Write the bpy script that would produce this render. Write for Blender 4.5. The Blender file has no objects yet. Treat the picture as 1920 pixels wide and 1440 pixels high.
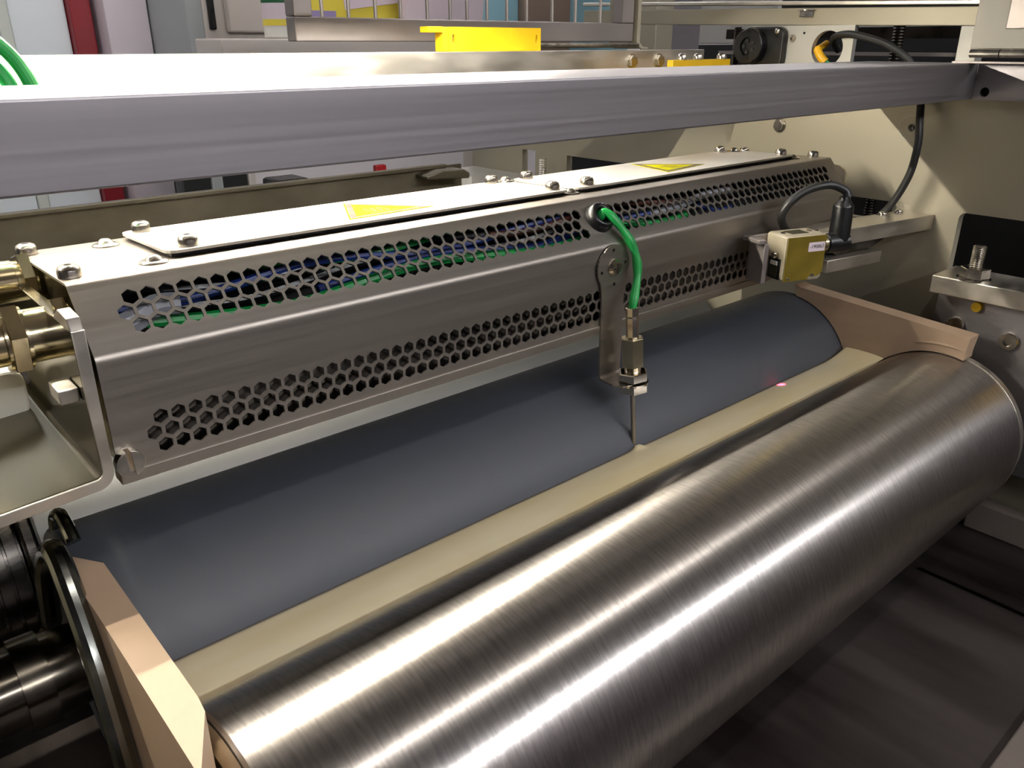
import bpy, bmesh, math, random
import numpy as np
from mathutils import Vector, Matrix
from mathutils.geometry import delaunay_2d_cdt
random.seed(7)
R = math.radians
H = 1.25            # camera height above the floor; all coordinates below are written relative to the camera height
S = bpy.context.scene
COL = S.collection

# ------------------------------------------------------------------ camera, world, exposure
F_PX, PITCH, YAW = 1527.2, 0.396914, 0.850734
cam_d = bpy.data.cameras.new('camera')
cam = bpy.data.objects.new('camera', cam_d)
COL.objects.link(cam)
cam_d.sensor_width = 36.0
cam_d.lens = 36.0 * F_PX / 1920.0
cam_d.clip_start = 0.01
hd = Vector((math.cos(YAW), math.sin(YAW), 0))
fw = math.cos(PITCH) * hd - math.sin(PITCH) * Vector((0, 0, 1))
rt = Vector((math.sin(YAW), -math.cos(YAW), 0))
up = rt.cross(fw)
m = Matrix((rt, up, -fw)).transposed().to_4x4()
m.translation = (0, 0, H)
cam.matrix_world = m
S.camera = cam

w = bpy.data.worlds.new('world')
S.world = w
w.use_nodes = True
w.node_tree.nodes['Background'].inputs[0].default_value = (0.9, 0.9, 1.0, 1)
w.node_tree.nodes['Background'].inputs[1].default_value = 0.02
S.view_settings.view_transform = 'Standard'
S.view_settings.look = 'None'
S.view_settings.gamma = 1
S.view_settings.use_curve_mapping = False
S.view_settings.exposure = 0.0

TUBE_L = 84.0       # radiance of the ceiling tubes behind the viewer
TUBE_L2 = 26.0      # radiance of the other ceiling tubes
LED_L = 2250.0       # radiance of one chip of the strip light

# the laser spot of the sensor
ld = bpy.data.lights.new('laser_beam', 'SPOT')
ld.color = (1, 0.03, 0.12)
ld.energy = 18
ld.spot_size = R(4.6)
ld.spot_blend = 0.6
ld.shadow_soft_size = 0.001
lo = bpy.data.objects.new('laser_beam', ld)
COL.objects.link(lo)
lo.location = (0.822, 0.462, -0.2405 + H)
lo.rotation_euler = (Vector((.829, .4600, -.3745)) - Vector((0.822, 0.462, -0.2405))).to_track_quat('-Z', 'Y').to_euler()

# ------------------------------------------------------------------ materials
def lin(c):
    return tuple((x / 255 / 12.92 if x / 255 <= .04045 else ((x / 255 + .055) / 1.055) ** 2.4) for x in c) + (1,)

def new_mat(name):
    mt = bpy.data.materials.new(name)
    mt.use_nodes = True
    nt = mt.node_tree
    return mt, nt, nt.nodes['Principled BSDF']

def surf(name, rgb, rough=.5, metal=0., scale=(30, 30, 30), amount=.15, rvar=.1, bump=0., detail=4, spec=.5, rgb2=None, aniso=0.):
    """procedural surface: noise in object space varies colour, roughness and relief"""
    mt, nt, b = new_mat(name)
    tc = nt.nodes.new('ShaderNodeTexCoord')
    mp = nt.nodes.new('ShaderNodeMapping')
    mp.inputs['Scale'].default_value = scale
    nz = nt.nodes.new('ShaderNodeTexNoise')
    nz.inputs['Scale'].default_value = 1.0
    nz.inputs['Detail'].default_value = detail
    nt.links.new(tc.outputs['Object'], mp.inputs['Vector'])
    nt.links.new(mp.outputs['Vector'], nz.inputs['Vector'])
    rp = nt.nodes.new('ShaderNodeValToRGB')
    c1 = lin(rgb)
    c2 = lin(rgb2) if rgb2 else tuple(x * (1 - amount) for x in c1[:3]) + (1,)
    rp.color_ramp.elements[0].color = c2
    rp.color_ramp.elements[1].color = c1
    rp.color_ramp.elements[0].position = .35
    rp.color_ramp.elements[1].position = .65
    nt.links.new(nz.outputs['Fac'], rp.inputs['Fac'])
    nt.links.new(rp.outputs['Color'], b.inputs['Base Color'])
    mr = nt.nodes.new('ShaderNodeMapRange')
    mr.inputs['From Min'].default_value = .3
    mr.inputs['From Max'].default_value = .7
    mr.inputs['To Min'].default_value = max(.02, rough - rvar)
    mr.inputs['To Max'].default_value = min(1, rough + rvar)
    nt.links.new(nz.outputs['Fac'], mr.inputs['Value'])
    nt.links.new(mr.outputs['Result'], b.inputs['Roughness'])
    b.inputs['Metallic'].default_value = metal
    b.inputs['Specular IOR Level'].default_value = spec
    b.inputs['Anisotropic'].default_value = aniso
    if bump:
        bp = nt.nodes.new('ShaderNodeBump')
        bp.inputs['Strength'].default_value = bump
        bp.inputs['Distance'].default_value = .001
        nt.links.new(nz.outputs['Fac'], bp.inputs['Height'])
        nt.links.new(bp.outputs['Normal'], b.inputs['Normal'])
    return mt

def emit(name, rgb, strength):
    mt, nt, b = new_mat(name)
    b.inputs['Base Color'].default_value = (.8, .8, .8, 1)
    b.inputs['Emission Color'].default_value = tuple(rgb) + (1,)
    b.inputs['Emission Strength'].default_value = strength
    return mt

def roller_mat(name, rgb, rough, xs, ts, bump, amount, aniso=.85, arot=.25):
    """turned/ground cylinder: streaks run round the axis (object X)"""
    mt, nt, b = new_mat(name)
    tc = nt.nodes.new('ShaderNodeTexCoord')
    sp = nt.nodes.new('ShaderNodeSeparateXYZ')
    nt.links.new(tc.outputs['Object'], sp.inputs[0])
    at = nt.nodes.new('ShaderNodeMath'); at.operation = 'ARCTAN2'
    nt.links.new(sp.outputs['Y'], at.inputs[0]); nt.links.new(sp.outputs['Z'], at.inputs[1])
    mx = nt.nodes.new('ShaderNodeMath'); mx.operation = 'MULTIPLY'; mx.inputs[1].default_value = xs
    nt.links.new(sp.outputs['X'], mx.inputs[0])
    mt_ = nt.nodes.new('ShaderNodeMath'); mt_.operation = 'MULTIPLY'; mt_.inputs[1].default_value = ts
    nt.links.new(at.outputs[0], mt_.inputs[0])
    cb = nt.nodes.new('ShaderNodeCombineXYZ')
    nt.links.new(mx.outputs[0], cb.inputs[0]); nt.links.new(mt_.outputs[0], cb.inputs[1])
    nz = nt.nodes.new('ShaderNodeTexNoise'); nz.inputs['Scale'].default_value = 1; nz.inputs['Detail'].default_value = 3
    nt.links.new(cb.outputs[0], nz.inputs['Vector'])
    rp = nt.nodes.new('ShaderNodeValToRGB')
    c = lin(rgb)
    rp.color_ramp.elements[0].color = tuple(x * (1 - amount) for x in c[:3]) + (1,)
    rp.color_ramp.elements[1].color = c
    rp.color_ramp.elements[0].position = .35; rp.color_ramp.elements[1].position = .62
    nt.links.new(nz.outputs['Fac'], rp.inputs['Fac'])
    nt.links.new(rp.outputs['Color'], b.inputs['Base Color'])
    b.inputs['Roughness'].default_value = rough
    b.inputs['Metallic'].default_value = 1
    b.inputs['Anisotropic'].default_value = aniso
    b.inputs['Anisotropic Rotation'].default_value = arot
    tg = nt.nodes.new('ShaderNodeTangent'); tg.direction_type = 'RADIAL'; tg.axis = 'X'
    nt.links.new(tg.outputs[0], b.inputs['Tangent'])
    bp = nt.nodes.new('ShaderNodeBump'); bp.inputs['Strength'].default_value = bump; bp.inputs['Distance'].default_value = .001
    nt.links.new(nz.outputs['Fac'], bp.inputs['Height'])
    nt.links.new(bp.outputs['Normal'], b.inputs['Normal'])
    return mt

M = {}
M['steel'] = surf('brushed stainless steel', (160, 153, 144), .42, 1, (2.5, 260, 260), .07, .04, .015)
M['steel_polish'] = surf('bright bent steel', (112, 105, 86), .16, 1, (30, 8, 30), .12, .06)
M['cover'] = surf('bead blasted stainless cover', (226, 222, 214), .55, 1, (30, 30, 30), .06, .05)
M['steel_dark'] = surf('stainless steel inner plate', (104, 100, 95), .24, 1, (10, 60, 60), .2, .08)
M['alu'] = surf('extruded aluminium', (164, 160, 162), .48, 1, (1.6, 90, 240), .09, .05, .01)
M['alu_light'] = surf('milled aluminium', (214, 208, 196), .42, 1, (20, 60, 60), .12, .08)
M['frame'] = surf('passivated frame plate', (162, 155, 136), .5, .4, (5, 5, 5), .08, .06, .01)
M['plate_white'] = surf('anodised mounting plate', (178, 176, 168), .5, .45, (20, 20, 20), .06)
M['chrome'] = surf('polished nickel', (214, 206, 190), .14, 1, (60, 60, 60), .05, .04)
M['bolt'] = surf('zinc screw', (208, 202, 190), .22, 1, (90, 90, 90), .15, .06)
M['brass'] = surf('nickel plated brass gland', (214, 202, 166), .17, 1, (40, 40, 40), .08, .05)
M['black'] = surf('black plastic', (11, 11, 12), .33, 0, (60, 60, 60), .2, .08)
M['rubber'] = surf('grey black rubber cable sheath', (33, 33, 31), .45, 0, (80, 80, 80), .2, .06)
M['void'] = surf('black painted cabinet interior', (14, 13, 13), .7, 0, (12, 12, 12), .3)
M['dark_steel'] = surf('dark oiled steel', (62, 58, 54), .32, 1, (18, 18, 18), .45, .12)
M['loop'] = surf('polished dark steel loop', (150, 152, 146), .18, 1, (40, 40, 40), .3, .06)
M['peek'] = surf('beige dam plastic', (182, 156, 130), .55, 0, (16, 16, 40), .10, .05)
M['yellow'] = surf('yellow printed plastic', (214, 172, 4), .5, 0, (40, 40, 40), .12, .06)
M['yellow_label'] = surf('yellow warning film', (176, 170, 4), .8, 0, (30, 30, 30), .03, spec=.08)
M['print'] = surf('dark print', (70, 58, 50), .6, 0, (60, 60, 60), .1)
M['print_line'] = surf('black print', (40, 36, 22), .6, 0, (60, 60, 60), .1)
M['green'] = surf('green cable sheath', (24, 150, 68), .42, 0, (140, 140, 25), .25, .08)
M['blue'] = surf('blue wire', (24, 48, 120), .45, 0, (80, 80, 80), .2)
M['white_wire'] = surf('white wire', (150, 152, 158), .45, 0, (80, 80, 80), .1)
M['brown_wire'] = surf('brown wire', (84, 40, 26), .5, 0, (80, 80, 80), .2)
M['white'] = surf('white wall panel', (222, 216, 216), .6, 0, (2, 2, 2), .03)
M['white_cool'] = surf('cool white panel', (226, 232, 232), .5, 0, (2, 2, 2), .03)
M['seam'] = surf('pale green seam profile', (206, 210, 198), .6, 0, (5, 5, 5), .05)
M['red'] = surf('dark red painted post', (136, 12, 26), .5, 0, (6, 6, 6), .1)
M['red_bright'] = surf('red plastic', (196, 24, 28), .5, 0, (6, 6, 6), .1)
M['cab'] = surf('cabinet light grey paint', (206, 196, 186), .5, 0, (6, 6, 6), .04)
M['cab_grey'] = surf('cabinet side grey paint', (164, 168, 166), .5, 0, (6, 6, 6), .05)
M['pillar'] = surf('warm white pillar', (214, 202, 206), .6, 0, (2, 2, 2), .03)
M['blue_pale'] = surf('pale blue panel', (158, 206, 220), .5, 0, (6, 6, 6), .04)
M['tan'] = surf('tan board', (158, 138, 122), .6, 0, (6, 6, 6), .06)
M['poster_yellow'] = surf('yellow poster paper', (228, 208, 70), .6, 0, (6, 6, 6), .04)
M['poster_violet'] = surf('violet print', (150, 134, 176), .6, 0, (6, 6, 6), .04)
M['paper'] = surf('paper', (216, 200, 206), .6, 0, (6, 6, 6), .05)
M['green_dark'] = surf('dark green print', (20, 88, 48), .6, 0, (6, 6, 6), .1)
M['cage'] = surf('cage frame steel', (150, 142, 138), .45, .7, (12, 12, 12), .12, .08)
M['bar'] = surf('cage bar steel', (180, 172, 164), .4, .6, (12, 12, 12), .1)
M['olive'] = surf('stained trough steel', (108, 101, 84), .5, .6, (9, 9, 14), .3, .1, rgb2=(82, 75, 58))
M['tray'] = surf('dark scuffed tray steel', (80, 73, 70), .40, .55, (13, 2.2, 20), .4, .16, rgb2=(38, 32, 30), detail=9)
M['concrete'] = surf('grey floor', (66, 64, 64), .6, 0, (3, 3, 3), .15)
M['room_front'] = surf('grey hall wall', (86, 80, 82), .7, 0, (1, 1, 1), .15)
M['ceiling'] = surf('hall ceiling', (150, 146, 146), .8, 0, (1, 1, 1), .1)
M['sensor_yellow'] = surf('yellow chromated plate', (168, 146, 58), .36, .75, (40, 40, 40), .16, .08)
M['sensor_body'] = surf('cast sensor body', (168, 159, 138), .42, .35, (60, 60, 60), .08)
M['glass_dark'] = surf('smoked sensor window', (60, 58, 44), .08, 0, (60, 60, 60), .1, .02)
M['white_plastic'] = surf('milky plastic', (222, 220, 208), .35, 0, (30, 30, 30), .04)
M['yellow_wire'] = surf('yellow wire sleeve', (236, 178, 10), .45, 0, (60, 60, 60), .1)
M['roll_steel'] = roller_mat('ground steel roll', (184, 179, 174), .30, 430, 5, .15, .22)
M['roll_grey'] = surf('satin grey roll coating', (66, 69, 75), .52, 0, (150, 3, 3), .05, .03)
M['roll_pale'] = surf('pale grey roll covering', (68, 69, 70), .5, 0, (3, 20, 20), .05, .05)
M['shaft'] = surf('polished dark shaft', (104, 98, 88), .22, 1, (30, 30, 30), .3, .08)
M['rim'] = surf('beige grey painted edge', (118, 108, 100), .55, 0, (20, 20, 20), .08)
M['tube_light'] = emit('ceiling tube', (.95, .955, 1.0), TUBE_L)
M['tube_light_mid'] = emit('ceiling tube mid', (1.0, .96, .93), 15.0)
M['tube_light_soft'] = emit('ceiling tube soft', (.96, .96, 1.0), TUBE_L2)
M['led'] = emit('warm white led chip', (1.0, .925, .78), LED_L)

def resin_mat():
    mt, nt, b = new_mat('molten cream resin')
    tc = nt.nodes.new('ShaderNodeTexCoord')
    mp = nt.nodes.new('ShaderNodeMapping'); mp.inputs['Scale'].default_value = (6, 24, 20)
    nz = nt.nodes.new('ShaderNodeTexNoise'); nz.inputs['Scale'].default_value = 1; nz.inputs['Detail'].default_value = 2
    nt.links.new(tc.outputs['Object'], mp.inputs['Vector']); nt.links.new(mp.outputs['Vector'], nz.inputs['Vector'])
    rp = nt.nodes.new('ShaderNodeValToRGB')
    rp.color_ramp.elements[0].color = lin((224, 208, 164)); rp.color_ramp.elements[1].color = lin((232, 220, 186))
    rp.color_ramp.elements[0].position = .35; rp.color_ramp.elements[1].position = .65
    nt.links.new(nz.outputs['Fac'], rp.inputs['Fac']); nt.links.new(rp.outputs['Color'], b.inputs['Base Color'])
    b.inputs['Roughness'].default_value = .16
    b.inputs['Subsurface Weight'].default_value = .12
    b.inputs['Subsurface Radius'].default_value = (.006, .004, .002)
    bp = nt.nodes.new('ShaderNodeBump'); bp.inputs['Strength'].default_value = .12; bp.inputs['Distance'].default_value = .002
    nt.links.new(nz.outputs['Fac'], bp.inputs['Height']); nt.links.new(bp.outputs['Normal'], b.inputs['Normal'])
    return mt
M['resin'] = resin_mat()

# ------------------------------------------------------------------ mesh helpers
class MB:
    """collects shapes (world coordinates, z relative to the camera) into ONE mesh"""
    def __init__(self):
        self.bm = bmesh.new()
    def _add(self, vs, fs):
        v = [self.bm.verts.new(p) for p in vs]
        out = []
        for f in fs:
            try:
                out.append(self.bm.faces.new([v[i] for i in f]))
            except ValueError:
                pass
        return v, out
    def box(self, a, b, bev=0., mat=None, seg=2):
        """box between two opposite corners, optionally transformed by mat"""
        x0, x1 = sorted((a[0], b[0])); y0, y1 = sorted((a[1], b[1])); z0, z1 = sorted((a[2], b[2]))
        return self.prism([(x0, y0), (x1, y0), (x1, y1), (x0, y1)], 'z', z0, z1, bev, mat, seg)
    def prism(self, poly, ax, a, b, bev=0., mat=None, seg=2):
        """polygon extruded along ax: 'x' poly=(y,z); 'y' poly=(x,z); 'z' poly=(x,y)"""
        n = len(poly)
        def P(p, t):
            q = {'x': (t, p[0], p[1]), 'y': (p[0], t, p[1]), 'z': (p[0], p[1], t)}[ax]
            q = Vector(q)
            return mat @ q if mat else q
        vs = [P(p, a) for p in poly] + [P(p, b) for p in poly]
        fs = [list(range(n))[::-1], list(range(n, 2 * n))] + [[i, (i + 1) % n, n + (i + 1) % n, n + i] for i in range(n)]
        v, f = self._add(vs, fs)
        bmesh.ops.recalc_face_normals(self.bm, faces=f)
        if bev:
            es = list({e for x in f for e in x.edges})
            es = [e for e in es if len(e.link_faces) == 2 and e.calc_face_angle(0) > R(25)]
            bmesh.ops.bevel(self.bm, geom=es, offset=bev, segments=seg, affect='EDGES', clamp_overlap=True, profile=.5)
        return self
    def lathe(self, prof, p0, d, seg=24, closed=True):
        """prof: (distance along d, radius)"""
        d = Vector(d).normalized(); p0 = Vector(p0)
        u = d.orthogonal().normalized(); w_ = d.cross(u)
        rings = []
        for t, r in prof:
            if r < 1e-7:
                rings.append([self.bm.verts.new(p0 + d * t)])
            else:
                rings.append([self.bm.verts.new(p0 + d * t + (u * math.cos(2 * math.pi * k / seg) + w_ * math.sin(2 * math.pi * k / seg)) * r) for k in range(seg)])
        fs = []
        for A, B in zip(rings, rings[1:]):
            for k in range(seg):
                k2 = (k + 1) % seg
                if len(A) == 1 and len(B) == 1: continue
                if len(A) == 1: q = [A[0], B[k], B[k2]]
                elif len(B) == 1: q = [A[k], B[0], A[k2]]
                else: q = [A[k], B[k], B[k2], A[k2]]
                fs.append(self.bm.faces.new(q))
        if closed:
            for rg in (rings[0], rings[-1]):
                if len(rg) > 1: fs.append(self.bm.faces.new(rg))
        bmesh.ops.recalc_face_normals(self.bm, faces=fs)
        return self
    def cyl(self, p0, p1, r, seg=24, ch=0.):
        d = Vector(p1) - Vector(p0); L = d.length
        pr = [(0, r), (L, r)] if not ch else [(0, r - ch), (ch, r), (L - ch, r), (L, r - ch)]
        return self.lathe(pr, p0, d, seg)
    def hexa(self, p0, p1, rad, ch=.0006):
        d = Vector(p1) - Vector(p0); L = d.length
        return self.lathe([(0, rad * .93), (ch, rad), (L - ch, rad), (L, rad * .93)], p0, d, 6)
    def tube(self, pts, r, seg=10, sub=6):
        P = [Vector(p) for p in pts]
        path = []
        n = len(P)
        for i in range(n - 1):
            p0, p1, p2, p3 = P[max(i - 1, 0)], P[i], P[i + 1], P[min(i + 2, n - 1)]
            for k in range(sub):
                t = k / sub
                path.append(.5 * ((2 * p1) + (p2 - p0) * t + (2 * p0 - 5 * p1 + 4 * p2 - p3) * t * t + (3 * p1 - p0 - 3 * p2 + p3) * t ** 3))
        path.append(P[-1])
        rr = r if callable(r) else (lambda s: r)
        prev = None
        rings = []
        for i, p in enumerate(path):
            tg = (path[min(i + 1, len(path) - 1)] - path[max(i - 1, 0)]).normalized()
            nrm = tg.orthogonal() if prev is None else prev - tg * prev.dot(tg)
            nrm.normalize(); prev = nrm
            bn = tg.cross(nrm); q = rr(i / (len(path) - 1))
            rings.append([self.bm.verts.new(p + (nrm * math.cos(2 * math.pi * k / seg) + bn * math.sin(2 * math.pi * k / seg)) * q) for k in range(seg)])
        fs = []
        for A, B in zip(rings, rings[1:]):
            for k in range(seg):
                fs.append(self.bm.faces.new([A[k], B[k], B[(k + 1) % seg], A[(k + 1) % seg]]))
        fs.append(self.bm.faces.new(rings[0])); fs.append(self.bm.faces.new(rings[-1]))
        bmesh.ops.recalc_face_normals(self.bm, faces=fs)
        return self
    def sheet(self, outline, holes, breaks, fmap, thick):
        """flat sheet-metal blank (u,v) with holes, folded by fmap(u,v)->(point, normal), given a thickness"""
        vs, es, k = [], [], 0
        for lp in [outline] + holes:
            n = len(lp)
            vs += [Vector(p) for p in lp]
            es += [(k + i, k + (i + 1) % n) for i in range(n)]
            k += n
        for a, b in breaks:
            vs += [Vector(a), Vector(b)]; es.append((k, k + 1)); k += 2
        r = delaunay_2d_cdt(vs, es, [], 0, 1e-7)
        V = np.array([tuple(v) for v in r[0]]); T = [list(f) for f in r[2]]
        C = np.array([V[f].mean(0) for f in T])
        def inside(poly):
            poly = np.array([tuple(p) for p in poly]); x, y = C[:, 0], C[:, 1]
            res = np.zeros(len(C), bool); q = np.roll(poly, 1, 0)
            for (x1, y1), (x2, y2) in zip(poly, q):
                if y1 == y2: continue
                res ^= ((y1 > y) != (y2 > y)) & (x < (x2 - x1) * (y - y1) / (y2 - y1) + x1)
            return res
        keep = inside(outline)
        for h in holes:
            hc = np.array(h).mean(0)
            near = (abs(C[:, 0] - hc[0]) < .05) & (abs(C[:, 1] - hc[1]) < .05)
            if near.any(): keep &= ~inside(h)
        T = [f for f, kp in zip(T, keep) if kp]
        used = sorted({i for f in T for i in f}); ix = {o: n for n, o in enumerate(used)}
        top = []; bot = []
        for i in used:
            p, n = fmap(V[i][0], V[i][1])
            top.append(self.bm.verts.new(p)); bot.append(self.bm.verts.new(Vector(p) - Vector(n) * thick))
        cnt = {}
        fs = []
        for f in T:
            g = [ix[i] for i in f]
            fs.append(self.bm.faces.new([top[i] for i in g])); fs.append(self.bm.faces.new([bot[i] for i in g[::-1]]))
            for a, b in zip(g, g[1:] + g[:1]):
                if (b, a) in cnt: cnt.pop((b, a))
                else: cnt[(a, b)] = 1
        for a, b in cnt:
            fs.append(self.bm.faces.new([top[b], top[a], bot[a], bot[b]]))
        bmesh.ops.recalc_face_normals(self.bm, faces=fs)
        return self
    def mesh(self, name, mat, origin=(0, 0, 0), ang=20):
        me = bpy.data.meshes.new(name)
        bmesh.ops.translate(self.bm, verts=self.bm.verts, vec=-Vector(origin))
        self.bm.to_mesh(me); self.bm.free()
        me.materials.append(M[mat] if isinstance(mat, str) else mat)
        me.polygons.foreach_set('use_smooth', [True] * len(me.polygons))
        me.set_sharp_from_angle(angle=R(ang))
        me.update()
        return me

def prop(o, label=None, cat=None, group=None, kind=None):
    if label: o['label'] = label
    if cat: o['category'] = cat
    if group: o['group'] = group
    if kind: o['kind'] = kind
    return o

ROOT = {}
def thing(name, label, cat, loc, group=None, rz=0):
    o = bpy.data.objects.new(name, None)
    COL.objects.link(o)
    o.location = (loc[0], loc[1], loc[2] + H)
    o.rotation_euler = (0, 0, rz)
    o.empty_display_size = .02
    ROOT[o.name] = Vector(loc)
    return prop(o, label, cat, group)

def part(name, mb, mat, parent, label=None, local=False, ang=20):
    """a mesh under its thing (or, one level deeper, under a part); coordinates are world unless local"""
    org = Vector((0, 0, 0)) if local else ROOT[parent.name]
    o = bpy.data.objects.new(name, mb.mesh(name, mat, org, ang))
    COL.objects.link(o); o.parent = parent
    ROOT[o.name] = ROOT[parent.name]
    return prop(o, label)

def put(name, me, loc, parent, rot=None, label=None):
    """an alike piece that shares mesh data; loc in world coordinates"""
    o = bpy.data.objects.new(name, me)
    COL.objects.link(o); o.parent = parent
    o.location = Vector(loc) - ROOT[parent.name]
    if rot is not None: o.rotation_euler = rot
    ROOT[o.name] = Vector(loc)
    return prop(o, label)

def single(name, mb, mat, label=None, cat=None, group=None, kind=None, origin=None, ang=20):
    bm = mb.bm
    if origin is None:
        xs = [v.co for v in bm.verts]
        mn = Vector((min(c[i] for c in xs) for i in range(3))); mx = Vector((max(c[i] for c in xs) for i in range(3)))
        origin = Vector(((mn.x + mx.x) / 2, (mn.y + mx.y) / 2, mn.z))
    o = bpy.data.objects.new(name, mb.mesh(name, mat, origin, ang))
    COL.objects.link(o); o.location = Vector(origin) + Vector((0, 0, H))
    ROOT[o.name] = Vector(origin)
    return prop(o, label, cat, group, kind)

def B(a, b, bev=0., mat=None): return MB().box(a, b, bev, mat)

def align(d):
    return Vector((0, 0, 1)).rotation_difference(Vector(d).normalized()).to_euler()

# screw meshes (axis +z from the seat up), shared by every screw of the kind
def pan_head(r=.0070, h=.0078, name='screw'):
    return MB().lathe([(0, r * .9), (.0003, r), (h * .55, r), (h * .85, r * .86), (h, r * .55), (h, r * .3), (h * .55, r * .26), (h * .55, 0)], (0, 0, 0), (0, 0, 1), 20).mesh(name, 'bolt', ang=50)
def hex_head(r=.008, h=.006, name='bolt'):
    b = MB(); b.lathe([(0, r * 1.25), (.0012, r * 1.25)], (0, 0, 0), (0, 0, 1), 20); b.hexa((0, 0, .0012), (0, 0, h), r)
    return b.mesh(name, 'bolt')
def dome_rivet(r=.0095, name='rivet'):
    return MB().lathe([(0, r * .95), (.0006, r), (.0014, r * .93), (.0018, r * .62), (.0036, r * .5), (.005, r * .3), (.0054, 0)], (0, 0, 0), (0, 0, 1), 24).mesh(name, 'bolt', ang=50)
def socket_head(r=.0112, h=.006, name='socket_screw'):
    return MB().lathe([(0, r), (h * .7, r), (h, r * .9), (h, r * .5), (h * .3, r * .48), (h * .3, 0)], (0, 0, 0), (0, 0, 1), 20).mesh(name, 'bolt')
PAN, HEXB, RIV, SOCK = pan_head(), hex_head(), dome_rivet(), socket_head()

# ------------------------------------------------------------------ room shell
def struct(name, mb, mat, origin=None): return single(name, mb, mat, kind='structure', origin=origin)
struct('floor', B((-3, -3.2, -1.35), (6, 3.45, -1.25)), 'concrete')
struct('ceiling', B((-3, -3.2, 1.45), (6, 3.45, 1.55)), 'ceiling')
struct('wall_left', B((-3.1, -3.2, -1.25), (-3, 3.45, 1.45)), 'room_front')
struct('wall_right', B((6, -3.2, -1.25), (6.1, 3.45, 1.45)), 'white')
struct('wall_front', B((-3, -3.3, -1.25), (6, -3.2, 1.45)), 'room_front')
wb = struct('wall_back', B((-3, 3.35, -1.25), (6, 3.45, 1.45)), 'white')

def tube_fixture(y, x0, x1, label, lamp='tube_light_soft'):
    t = thing('ceiling_light', label, 'lamp', ((x0 + x1) / 2, y, 1.38), 'tube lights under the hall ceiling')
    part('housing', B((x0, y - .09, 1.39), (x1, y + .09, 1.45), .004), 'cab', t)
    part('lamp_tube', MB().cyl((x0 + .02, y, 1.36), (x1 - .02, y, 1.36), .032, 16), lamp, t, 'glowing white tube')
    return t
tube_fixture(-2.4, -1.2, 3.2, 'long white tube light under the ceiling behind the viewer', 'tube_light')
tube_fixture(-.35, -.6, 2.6, 'long white tube light under the ceiling above the viewer', 'tube_light_mid')
tube_fixture(2.3, -1.6, 1.2, 'long white tube light under the ceiling near the back wall, left')
tube_fixture(2.3, 1.6, 4.4, 'long white tube light under the ceiling near the back wall, right')

# ------------------------------------------------------------------ machine frames
XR = 1.10
def rect(x0, x1, y0, y1): return [(x0, y0), (x1, y0), (x1, y1), (x0, y1)]
def rrect(x0, x1, y0, y1, r=.008, n=4):
    out = []
    for cx, cy, a0 in ((x1 - r, y1 - r, 0), (x0 + r, y1 - r, 90), (x0 + r, y0 + r, 180), (x1 - r, y0 + r, 270)):
        for k in range(n + 1):
            a = R(a0 + 90 * k / n); out.append((cx + r * math.cos(a), cy + r * math.sin(a)))
    return out
def circ(cx, cy, r, n=24): return [(cx + r * math.cos(2 * math.pi * k / n), cy + r * math.sin(2 * math.pi * k / n)) for k in range(n)]

fr = thing('machine_side_frame', 'pale steel side frame plate with dark rectangular cut-outs, right of the rolls', 'frame', (XR, .6, -1.25))
holes = [rrect(.22, .401, -.30, -.1965), rrect(.486, .56, -.222, -.195, .004), rect(.90, 1.10, -.29, -.1925), rect(1.186, 1.223, -.285, -.192), circ(.48, -.1005, .0045, 16)]
part('plate', MB().sheet(rect(-.25, 1.38, -1.2499, -.035), holes, [], lambda u, v: (Vector((XR, u, v)), Vector((-1, 0, 0))), .014), 'frame', fr)
part('ring_mark', MB().lathe([(0, .0155), (.0004, .0155), (.0004, .0148), (0, .0148)], (XR + .0001, .48, -.1005), (-1, 0, 0), 32, False), 'plate_white', fr)
put('bolt', HEXB, (XR, .668, -.110), fr, align((-1, 0, 0)))
part('cabinet_interior', B((XR + .25, .15, -.9), (XR + .26, 1.38, -.05)), 'void', fr)
lf = thing('machine_side_frame', 'steel side frame plate at the near left end, beyond the picture edge', 'frame', (-.2, .6, -1.25))
part('plate', B((-.22, .25, -1.2499), (-.20, 1.3, -.25)), 'frame', lf)

# tray under the rolls
tr = thing('drip_tray', 'dark scuffed steel tray below the front roll', 'tray', (.6, .3, -.62))
part('base_plate', B((-.195, .124, -.615), (1.095, .9, -.6)), 'tray', tr)
part('front_rim', B((-.195, .02, -.615), (1.095, .1235, -.594), .002), 'rim', tr, 'beige painted rim')
part('corner_block', B((1.074, .02, -.5999), (1.097, .305, -.560), .002), 'rim', tr, 'beige block at the far corner')
part('seam_strip', B((.93, .13, -.5999), (.9325, .30, -.597)), 'dark_steel', tr)
st = part('support_pillar', B((.2, .3, -1.2499), (.9, .8, -.6155)), 'dark_steel', tr)

# ------------------------------------------------------------------ rolls
FC, FR = (.3457, -.4457), .1012
BC, BR = (.5592, -.4150), .0989
def roll(name, label, c, r, x0, x1, mat, ring):
    t = thing(name, label, 'roller', ((x0 + x1) / 2, c[0], c[1]))
    ax = (1, 0, 0)
    L = x1 - x0
    o = part('roll_face', MB().lathe([(0, .02), (0, r - .002), (.002, r), (L - .002, r), (L, r - .002), (L, .02)], (x0, c[0], c[1]), ax, 160, False), mat, t)
    return t, o
t, _ = roll('steel_roller', 'large shiny ground steel roll in front', FC, FR, .102, 1.0, 'roll_steel', True)
part('end_flange', MB().lathe([(0, .03), (0, FR - .014), (.0055, FR - .014), (.006, FR - .0035), (.0075, FR - .0025), (.0165, FR - .0025), (.018, FR - .004), (.018, .03)], (1.0005, *FC), (1, 0, 0), 96, False), 'alu_light', t, 'narrow pale ring at the far end')
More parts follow.
